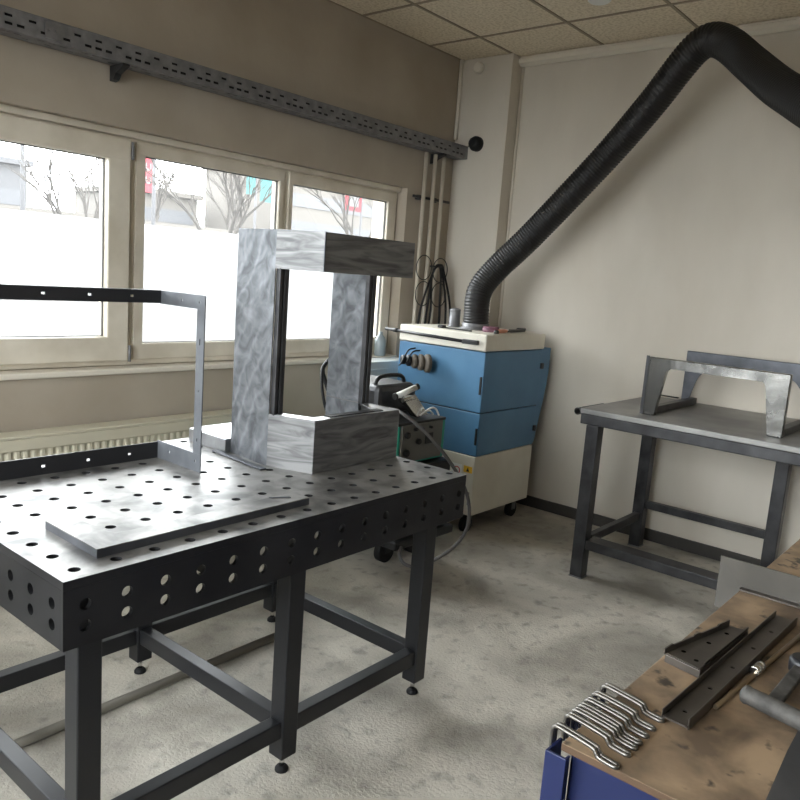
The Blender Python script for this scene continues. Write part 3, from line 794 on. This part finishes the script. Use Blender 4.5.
# bottom band
def band(z0, z1, top_flange, bottom_flange, fw, right_end, xr=2.158):
    m = MB(); P3, P4 = (xr, 1.785), (xr, 2.16)
    wall(m, P1, P2, z0, z1, 0.004)
    wall(m, P2, P3, z0, z1, 0.004)
    inner1, inner2 = (P1[0] + fw, P1[1] + 0.0), (P2[0] + fw * 0.75, P2[1] + fw)
    fl = [(P1[0] + .003, P1[1]), (P2[0] + .003, P2[1] + .004), (P3[0], P3[1] + .004), (P3[0], P3[1] + fw), inner2, inner1]
    if top_flange: MB().prism([(x, y, z1 - 0.0042) for x, y in fl], (0, 0, 0.0045)).build('top_flange', 'sheet', hg)  # lighter steel paints in the window reflection on the flange
    if bottom_flange: m.prism([(x, y, z0 + 0.0002) for x, y in fl], (0, 0, 0.004))
    wall(m, inner2, (P3[0], inner2[1]), z0 if bottom_flange else z1 - 0.03, z1 - 0.005, 0.002)
    if right_end: wall(m, P3, P4, z0, z1, -0.004)
    return m
bb = band(hz0, 1.018, True, False, 0.045, True, 2.139)
bb.prism([(2.05, 1.832, 1.0142), (2.134, 1.832, 1.0142), (2.134, 2.15, 1.0142), (2.115, 2.15, 1.0142), (2.115, 1.96, 1.0142)], (0, 0, 0.0035))
bb.build('bottom_band', 'ground_band', hg)
MB().box(1.80, 2.07, 1.80, 1.834, 1.0185, 1.0215).build('gasket', 'rubber', hg)
band(1.503, HT, True, True, 0.03, True).build('top_band', 'ground_band', hg)
seam = MB().box(1.7125, 1.7165, 1.7825, 1.786, 1.503, HT + .001).build('seam', 'angle_iron', hg)
# right inner panel
MB().box(2.118, 2.122, 1.972, 2.146, hz0 + 0.02, 1.53).box(2.118, 2.15, 2.1465, 2.150, hz0 + 0.02, 1.53).build('side_panel', 'swirl', hg)
for (x, y) in ((1.659, 1.928), (2.108, 1.945)):
    m = MB().box(x, x + 0.014, y, y + 0.022, 1.014, 1.506, 0.003).box(x + 0.021, x + 0.040, y, y + 0.022, 1.014, 1.506, 0.003)
    m.build('door_channel', 'steel_table', hg)
    MB().box(x + 0.0135, x + 0.0215, y + 0.006, y + 0.02, 1.014, 1.506).build('channel_seal', 'rubber', hg)
MB().box(1.652, 2.155, 2.175, 2.40, hz0, hz0 + 0.05, 0.003).build('base_box', 'sheet', hg)

# ================================================================== steel table at the back wall
st = thing('steel_table', 'black steel workbench with grey plate top standing against the back wall', 'table', (4.05, 1.2, 0))
SZ = 0.905
RX0, RX1, RY0, RY1 = 3.595, 4.50, 0.30, 1.775
MB().box(RX0, RX1, RY0, RY1, SZ - 0.028, SZ, 0.003).build('table_top', 'table_plate', st)
m = MB()
for (a, b_, c_, d_) in ((RX0 + .003, RX0 + 0.053, RY0, RY1 - .003), (RX1 - 0.10, RX1 - 0.05, RY0, RY1 - .003)):
    m.box(a, b_, c_, d_, SZ - 0.082, SZ - 0.0285, 0.004)
for y in (RY1 - 0.053, RY0):
    m.box(RX0 + 0.0535, RX1 - 0.1005, y, y + 0.05, SZ - 0.081, SZ - 0.0287, 0.004)
m.build('top_frame', 'steel_table', st)
LB = 0.034
for (x, y) in ((RX0 + 0.034, 1.700), (RX0 + 0.034, 0.36), (4.375, 1.70), (4.375, 0.955)):
    lg = MB().box(x - LB, x + LB, y - LB, y + LB, 0.006, SZ - 0.0825, 0.004).build('leg', 'steel_table', st)
    MB().box(x - 0.036, x + 0.036, y - 0.036, y + 0.036, 0.0, 0.006).build('foot_plate', 'galv', lg)
MB().box(4.357, 4.393, 0.990, 1.665, 0.245, 0.29, 0.003).build('stretcher', 'steel_table', st)
MB().box(RX0 + 0.004, RX0 + 0.105, 0.396, 1.665, 0.165, 0.215, 0.003).build('stretcher', 'steel_table', st)
MB().box(RX0 + 0.107, 4.340, 1.682, 1.718, 0.17, 0.215, 0.003).build('stretcher', 'steel_table', st)
MB().pipe((RX0 + 0.005, RY1 + 0.019, SZ - 0.022), (RX0 + 0.30, RY1 + 0.019, SZ - 0.022), 0.019, 0.0155).build('pipe_socket', 'steel_table', st)
# ---- trestle of shaped steel frames on that table
tr = thing('steel_stand', 'steel stand with a ground front frame and a plain rear frame on the back table', 'metal stand', (4.1, 1.19, SZ))
def uframe(m, x, ya, yb, z0, z1, wb, wt_, bar, th, rc=0.15):
    """U shaped plate: legs narrow at the foot and flare to the top, inner corners rounded"""
    pts = [(ya, z0), (ya, z1), (yb, z1), (yb, z0), (yb + wb, z0)]
    def arc(y0, z0_, y1, z1_, cy, cz, n=6):
        out = []
        for k in range(n + 1):
            t = k / n
            out.append(((1 - t) ** 2 * y0 + 2 * t * (1 - t) * cy + t * t * y1, (1 - t) ** 2 * z0_ + 2 * t * (1 - t) * cz + t * t * z1_))
        return out
    zi = z1 - bar
    pts += arc(yb + wb + (wt_ - wb) * (1 - rc), z0 + (zi - z0) * (1 - rc), yb + wt_ + 0.10 * rc, zi, yb + wt_, zi)
    pts += arc(ya - wt_ - 0.10 * rc, zi, ya - wb - (wt_ - wb) * (1 - rc), z0 + (zi - z0) * (1 - rc), ya - wt_, zi)
    pts += [(ya - wb, z0)]
    m.prism([(x, y, z) for y, z in pts], (th, 0, 0), 0.004)
    return m
uframe(MB(), 3.748, 1.517, 0.845, SZ, 1.20, 0.068, 0.105, 0.045, 0.03).build('front_frame', 'polished', tr)
uframe(MB(), 4.44, 1.567, 0.86, SZ, 1.205, 0.04, 0.09, 0.085, 0.006, 0.6).build('rear_frame', 'angle_iron', tr)
MB().box(3.7785, 4.44, 1.475, 1.515, SZ, SZ + 0.035, 0.003).build('foot_rail', 'steel_table', tr)
MB().box(3.7785, 4.44, 0.85, 0.89, SZ, SZ + 0.035, 0.003).build('foot_rail', 'steel_table', tr)
MB().box(3.742, 3.7475, 1.505, 1.520, SZ, 1.205).build('edge_strip', 'steel_table', tr)
tag(MB().cyl((4.49, 1.72, SZ + 0.012), (4.49, 1.60, SZ + 0.012), 0.004, seg=8).build('wire_offcut', 'knob'),
    'short thin wire lying at the rear left edge of the back table', 'wire')

# ================================================================== wooden workbench (near right)
BZ = 0.85
BX0, BX1, BY0, BY1 = 0.965, 2.75, -0.45, 0.447
wb_ = thing('workbench', 'blue steel workbench with a stained wooden top in the near right corner', 'workbench', (1.8, 0.0, 0))
MB().box(BX0, BX1, BY0, BY1, BZ - 0.012, BZ, 0.002).build('worktop', 'wood', wb_)
wt_me = bpy.data.objects['worktop'].data
wt_me.materials.append(MT['wood_edge'])
for p_ in wt_me.polygons:
    if abs(p_.normal.z) < 0.5: p_.material_index = 1
MB().box(BX0 + 0.010, BX1 - 0.03, BY0 + 0.03, BY1 - 0.012, 0.12, BZ - 0.0125, 0.003).build('body', 'bench_blue', wb_)
m = MB()
m.box(BX0 + 0.003, BX0 + 0.0098, -0.40, 0.38, BZ - 0.26, BZ - 0.10, 0.002)
dr = m.build('drawer', 'bench_blue', wb_)
MB().box(BX0 - 0.012, BX0 + 0.003, -0.05, 0.12, BZ - 0.19, BZ - 0.17, 0.004).build('handle', 'steel_table', dr)
for k, z in enumerate((BZ - 0.44, BZ - 0.62)):
    d2 = MB().box(BX0 + 0.003, BX0 + 0.0098, -0.40, 0.38, z, z + 0.165, 0.002).build('drawer', 'bench_blue', wb_)
    MB().box(BX0 - 0.012, BX0 + 0.003, -0.05, 0.12, z + 0.07, z + 0.09, 0.004).build('handle', 'steel_table', d2)
post = MB()
post.box(0.950, 0.955, 0.430, 0.464, 0.0, BZ - 0.012, 0.001).box(0.955, 0.995, 0.459, 0.464, 0.0, BZ - 0.012, 0.001).box(0.955, 0.964, 0.430, 0.434, 0.0, BZ - 0.012, 0.001)
post.build('corner_post', 'bench_blue', wb_)
for (x, y) in ((1.0, -0.40), (1.0, 0.36), (BX1 - 0.09, 0.36), (BX1 - 0.09, -0.40)):
    MB().box(x, x + 0.05, y, y + 0.05, 0.0, 0.1195).build('leg', 'bench_blue', wb_)
tag(MB().prism([(BX0 + .002, 0.182, BZ + 0.0005), (BX0 + .002, -0.3, BZ + 0.0005), (1.36, -0.3, BZ + 0.0005), (1.32, 0.12, BZ + 0.0005), (1.285, 0.198, BZ + 0.0005), (1.20, 0.196, BZ + 0.0005)], (0, 0, 0.003)).build('bench_sheet', 'mat'),
    'dark grey sheet covering the near right part of the wooden worktop', 'sheet')

# ---- bent clamp hooks over the bench edge
def hook_mesh():
    m = MB(); r = 0.0033
    p = [(0, 0.0215, -0.03), (0, 0.0215, 0.004), (0, 0.017, 0.0125), (0, 0.007, 0.0145), (0, -0.046, 0.0135), (0.0, -0.053, 0.010), (0.0, -0.058, 0.0045), (0.0, -0.066, 0.0035), (0.0, -0.080, 0.0035)]
    q = [(-0.0085 + x, y, z) for x, y, z in p]
    tip = [(-0.0015, -0.0855, 0.0035), (-0.00425, -0.0875, 0.0035), (-0.007, -0.0855, 0.0035)]
    # smooth the corners of both legs and the round nose
    pts = [Vector(a) for a in p] + [Vector(a) for a in tip] + [Vector(a) for a in q[::-1]]
    m.tube(spline(pts, 4), r, 8)
    return m
labs = ['nearest bent steel rod hook, at the bench corner', 'second bent rod hook counted from the bench corner', 'third bent rod hook counted from the bench corner',
        'middle bent rod hook of the row of seven on the bench edge', 'fifth bent rod hook counted from the bench corner',
        'second last bent rod hook, before the one touching the long channel', 'farthest bent rod hook, its tip against the long steel channel']
h0 = hook_mesh().build('clamp_hook', 'hook')
for k, x in enumerate((0.984, 1.024, 1.046, 1.065, 1.088, 1.115, 1.149)):
    o = h0 if k == 0 else h0.copy()
    if k: COL.objects.link(o)
    o.location = (x, BY1, BZ)
    o.rotation_euler = (0, 0, random.uniform(-0.02, 0.02) - 0.13)
    tag(o, labs[k], 'hook', 'bent rod hooks over the bench edge')

# ---- long channel
c0, c1 = Vector((1.137, 0.3445, BZ)), Vector((1.708, 0.3225, BZ))
L_ = (c1 - c0).length; a_ = math.atan2(c1.y - c0.y, c1.x - c0.x)
Mc = Matrix.Translation(c0) @ Matrix.Rotation(a_, 4, 'Z')
lc = thing('steel_channel', 'long grey brown steel channel with slotted holes lying on the wooden bench', 'steel channel', c0)
CHOLES = [0.041, 0.147, 0.255, 0.366, 0.473]
MB().plate((0, -0.019, 0.006), (1, 0, 0), (0, 1, 0), (0, 0, 0.003), strip_cells(L_, CHOLES, 0.006), [0, 0.013, 0.025, 0.038], {(2 * k + 1, 1) for k in range(5)}, r=0.0047).build('web', 'dark_bracket', lc, M=Mc)
MB().box(0, L_ - .004, 0.0192, 0.0215, 0.001, 0.020, 0.001).build('flange', 'dark_bracket', lc, M=Mc)
MB().box(0.004, L_, -0.0215, -0.0192, 0.001, 0.020, 0.001).build('flange', 'dark_bracket', lc, M=Mc)

for h_ in CHOLES:
    MB().cyl((h_, 0, 0.0012), (h_, 0, 0.0066), 0.0046, seg=14).build('hole', 'hole_shade', lc, M=Mc)  # black plug in each hole in place of the shaded wood below

# ---- triangular brackets
bk = thing('gusset_bracket', 'stack of folded triangular steel brackets lying beside the long channel', 'bracket', (1.45, 0.41, BZ))
TB = [(1.330, 0.436), (1.550, 0.390), (1.560, 0.3565), (1.317, 0.368)]
MB().prism([(x, y, BZ + 0.001) for x, y in TB], (0, 0, 0.015), 0.001).build('lower_bracket', 'dark_bracket', bk)
TB2 = [(1.332, 0.434), (1.547, 0.388), (1.556, 0.359), (1.320, 0.370)]
MB().prism([(1.335, 0.3675, BZ + 0.0186), (1.558, 0.357, BZ + 0.0186), (1.558, 0.359, BZ + 0.0186), (1.335, 0.3695, BZ + 0.0186)], (0, 0, 0.006)).build('flange', 'dark_bracket', bk)
MB().prism([(x, y, BZ + 0.0165) for x, y in TB2], (0, 0, 0.002)).build('web', 'dark_bracket', bk)
a, b_ = Vector((1.329, 0.4365, 0)), Vector((1.549, 0.3905, 0)); dd = (b_ - a).normalized(); nn = Vector((-dd.y, dd.x, 0))
m = MB().prism([a + Vector((0, 0, BZ + .016)), b_ + Vector((0, 0, BZ + .016)), b_ + Vector((0, 0, BZ + .030)), b_ - dd * .04 + Vector((0, 0, BZ + .030)), b_ - dd * .044 + Vector((0, 0, BZ + .027)),
                a + dd * .12 + Vector((0, 0, BZ + .027)), a + dd * .115 + Vector((0, 0, BZ + .030)), a + dd * .10 + Vector((0, 0, BZ + .030)), a + dd * .095 + Vector((0, 0, BZ + .027)),
                a + dd * .03 + Vector((0, 0, BZ + .027)), a + dd * .025 + Vector((0, 0, BZ + .030)), a + Vector((0, 0, BZ + .026))], nn * 0.003)
m.build('flange', 'dark_bracket', bk)
for (x, y) in ((1.362, 0.414), (1.435, 0.393), (1.505, 0.382), (1.345, 0.385)):
    MB().cyl((x, y, BZ + 0.0186), (x, y, BZ + 0.0189), 0.0045, seg=12).build('hole', 'hole_shade', bk)  # black discs on the closed web, painting the dark of holes

# ---- upright plate across the bench
up_ = thing('upright_steel_plate', 'grey steel plate standing on edge across the wooden bench', 'steel plate', (1.83, 0.3, BZ))
MB().prism([(1.822, 0.500, BZ - 0.06), (1.822, 0.500, BZ + 0.066), (1.835, -0.2, BZ + 0.066), (1.835, -0.2, BZ + 0.001), (1.826, 0.449, BZ + 0.001), (1.824, 0.449, BZ - 0.06)], (0.004, 0, 0)).build('plate', 'plate_dull', up_)
MB().prism([(1.8265, 0.447, BZ + 0.001), (1.8345, -0.2, BZ + 0.001), (1.812, -0.2, BZ + 0.001), (1.808, 0.447, BZ + 0.001)], (0, 0, 0.004)).build('foot_flange', 'dark_bracket', up_)

# ---- rod with collar
rr_ = thing('threaded_rod', 'thin bronze rod with a bright steel collar lying on the bench', 'rod', (1.45, 0.3, BZ))
ra, rb = Vector((1.237, 0.314, BZ + 0.0048)), Vector((1.80, 0.269, BZ + 0.0048))
rd = (rb - ra).normalized()
MB().cyl(ra, rb, 0.0046, seg=10).build('rod', 'brass', rr_)
nc = Vector((1.418, 0.2995, BZ + 0.0105))
MB().lathe(nc - rd * 0.017, [(0.0085, 0), (0.010, 0.001), (0.010, 0.015), (0.0092, 0.016), (0.0092, 0.018), (0.010, 0.019), (0.010, 0.033), (0.0085, 0.034)], 20, axis=rd).build('collar', 'silver', rr_)

# ---- cylindrical tool with flat arm
ht = thing('bar_clamp', 'worn grey cylindrical clamp head with a flat arm lying on the bench', 'clamp', (1.3, 0.24, BZ))
ca, cb_ = Vector((1.297, 0.291, BZ + 0.0165)), Vector((1.258, 0.10, BZ + 0.0165))
cdr = (cb_ - ca).normalized()
MB().lathe(ca, [(0.010, 0), (0.0145, 0.003), (0.0158, 0.008), (0.0145, 0.013), (0.0148, 0.018), (0.0152, 0.09), (0.0148, 0.094), (0.0158, 0.098), (0.0158, 0.17), (0.013, 0.178)], 26, axis=cdr).build('barrel', 'pewter', ht)
am = Vector((1.375, 0.243, BZ + 0.016))
ad_ = Vector((1.0, -0.02, 0)).normalized(); an = Vector((-ad_.y, ad_.x, 0))
MB().obox(am + ad_ * 0.01, ad_ * 0.090, an * 0.012, (0, 0, 0.005), 0.003).build('arm', 'pewter', ht)
MB().lathe(am + ad_ * 0.115 - Vector((0, 0, 0.0155)), [(0.022, 0), (0.025, 0.004), (0.025, 0.024), (0.020, 0.03)], 22).build('hub', 'black_paint', ht)
# ================================================================== outside the windows
MT['snow'] = mat('white_painted_concrete', srgb(92, 92, 92), 0.8)
MT['ground_out'] = mat('pale_asphalt', srgb(88, 87, 86), 0.9)
MT['bark'] = mat('grey_bark', srgb(52, 48, 44), 0.9)
MT['building_grey'] = mat('grey_facade', srgb(62, 62, 64), 0.8)
MT['building_pale'] = mat('pale_facade', srgb(72, 68, 63), 0.8)
MT['glass_dark'] = mat('dark_facade_glass', srgb(60, 61, 64), 0.6)
MT['flag_red'] = mat('red_flag_cloth', srgb(112, 26, 36), 0.8)
MT['flag_teal'] = mat('teal_flag_cloth', srgb(34, 84, 84), 0.8)
MT['hedge'] = mat('winter_hedge', srgb(140, 124, 100), 0.95)
o = MB().box(-60, 60, 3.8, 80, -0.6, -0.5).box(-60, -1.7, -40, 3.8, -0.6, -0.5).build('floor_outside', 'ground_out'); o['kind'] = 'structure'
o = MB().prism([(-5, 7.0, -0.5), (-5, 7.0, 1.75), (-5, 7.05, 1.83), (-5, 7.25, 1.83), (-5, 7.3, 1.75), (-5, 7.3, -0.5)], (24, 0, 0)).build('wall_outside', 'snow'); o['kind'] = 'structure'
o = MB().box(0, 60, 24.0, 24.3, -0.5, 2.6).box(0, 60, 23.95, 24.35, 2.6, 2.72).build('wall_road', 'building_pale'); o['kind'] = 'structure'

def tree(x, y, h, seed, label, spread=1.0):
    rnd = random.Random(seed)
    m = MB()
    def grow(p, d, L, r, lev):
        q = p + d * L
        mid = p.lerp(q, 0.5) + Vector((rnd.uniform(-1, 1), rnd.uniform(-1, 1), 0)) * L * 0.05
        m.tube([p, mid, q], [r, r * 0.85, r * 0.65], 6 if lev < 2 else 4, cap=False)
        if lev >= 5: return
        for k in range(3 if lev < 4 else 2):
            a = rnd.uniform(0, 2 * PI); t = rnd.uniform(0.3, 0.75) * spread
            nd = (d + Vector((math.cos(a), math.sin(a), 0.15)) * t).normalized()
            grow(p.lerp(q, rnd.uniform(0.65, 1.0)), nd, L * rnd.uniform(0.6, 0.8), r * 0.55, lev + 1)
    grow(Vector((x, y, -0.5)), Vector((0, 0, 1)), h * 0.33, h * 0.022, 0)
    return tag(m.build('bare_tree', 'bark'), label, 'tree', 'bare trees outside the windows')
tree(7.2, 14, 5.2, 1, 'bare tree seen through the middle of the leftmost pane', 0.8)
tree(16.2, 27, 7.5, 3, 'distant bare tree at the right side of the leftmost pane', 0.8)
tree(14.0, 19, 6.5, 5, 'large bare tree seen in the centre of the middle pane', 0.9)
tree(23.6, 31, 9.0, 8, 'bare tree at the right of the middle pane near teal flags', 0.8)
tree(25.0, 24, 8.0, 11, 'bare tree seen through the far right pane by the red framed sign', 0.9)

def block(x0, x1, y, z1, m, label, floors):
    b = thing('office_building', label, 'building', ((x0 + x1) / 2, y, -0.5), 'buildings beyond the road')
    MB().box(x0, x1, y, y + 6, -0.5, z1).build('walls', m, b)
    for k in range(floors):
        z = 1.9 + k * 1.5
        if z + 0.6 < z1: MB().box(x0 + 0.3, x1 - 0.3, y - 0.05, y - 0.001, z, z + 0.7).build('window_band', 'glass_dark', b)
    MB().box(x0 - 0.2, x1 + 0.2, y - 0.3, y + 6.2, z1, z1 + 0.25).build('roof', m, b)
block(9.6, 16.3, 37, 5.2, 'building_grey', 'long grey office building beyond the leftmost pane', 2)
block(21.6, 25.6, 37, 4.8, 'building_pale', 'low beige building seen at the left of the middle pane', 2)
block(27.5, 39, 33, 6.8, 'building_pale', 'pale building seen through the far right pane', 3)

def flag(x, y, z0, z1, w_, m, label, pole=True):
    f_ = thing('banner_flag', label, 'flag', (x, y, -0.5), 'flags outside')
    MB().cyl((x + w_ + 0.05, y, -0.5), (x + w_ + 0.05, y, z1 + 0.3), 0.05, seg=8).build('pole', 'building_grey', f_)
    MB().box(x, x + w_, y - 0.015, y + 0.015, z0, z1).build('cloth', m, f_)
    return f_
f1 = flag(15.0, 25, 3.75, 5.4, 0.42, 'flag_red', 'red banner flag with white letters at the left edge of the middle pane')
for k, z in enumerate((4.05, 4.5, 4.95)):
    MB().box(15.1, 15.32, 24.97, 24.984, z, z + 0.06).box(15.1, 15.14, 24.97, 24.984, z, z + 0.25).box(15.28, 15.32, 24.97, 24.984, z, z + 0.25).build('letter', 'snow', f1)
flag(19.55, 25, 4.25, 5.6, 0.42, 'flag_teal', 'left one of two teal banner flags outside the middle pane')
flag(20.25, 25, 4.05, 5.6, 0.62, 'flag_teal', 'right one of two teal banner flags outside the middle pane')
f2 = flag(25.1, 25, 4.25, 5.0, 1.05, 'flag_red', 'red framed white sign outside the far right pane')
MB().box(25.3, 25.95, 24.96, 24.984, 4.45, 5.0).build('sign_face', 'snow', f2)
for (x, y, lab) in ((8.7, 20, 'grey lamp post seen in the leftmost pane'), (13.6, 22, 'grey lamp post seen between the flag and the tree of the middle pane')):
    tag(MB().cyl((x, y, -0.5), (x, y, 7.0), 0.07, 0.05, seg=8).box(x - 0.5, x + 0.05, y - 0.06, y + 0.06, 6.95, 7.02).build('lamp_post', 'building_grey'), lab, 'lamp post')
def car(x, y, m, label):
    c_ = thing('parked_car', label, 'car', (x, y, -0.5), 'cars on the road')
    z = 1.62
    MB().prism([(x, y, z), (x, y, z + 0.55), (x + 0.8, y, z + 0.65), (x + 1.3, y, z + 1.1), (x + 2.9, y, z + 1.1), (x + 3.5, y, z + 0.65), (x + 4.1, y, z + 0.55), (x + 4.1, y, z)], (0, 1.7, 0), 0.05).build('body', m, c_)
    for xx in (x + 0.8, x + 3.2):
        MB().cyl((xx, y - 0.02, z), (xx, y + 0.2, z), 0.33, seg=16).build('wheel', 'rubber', c_)
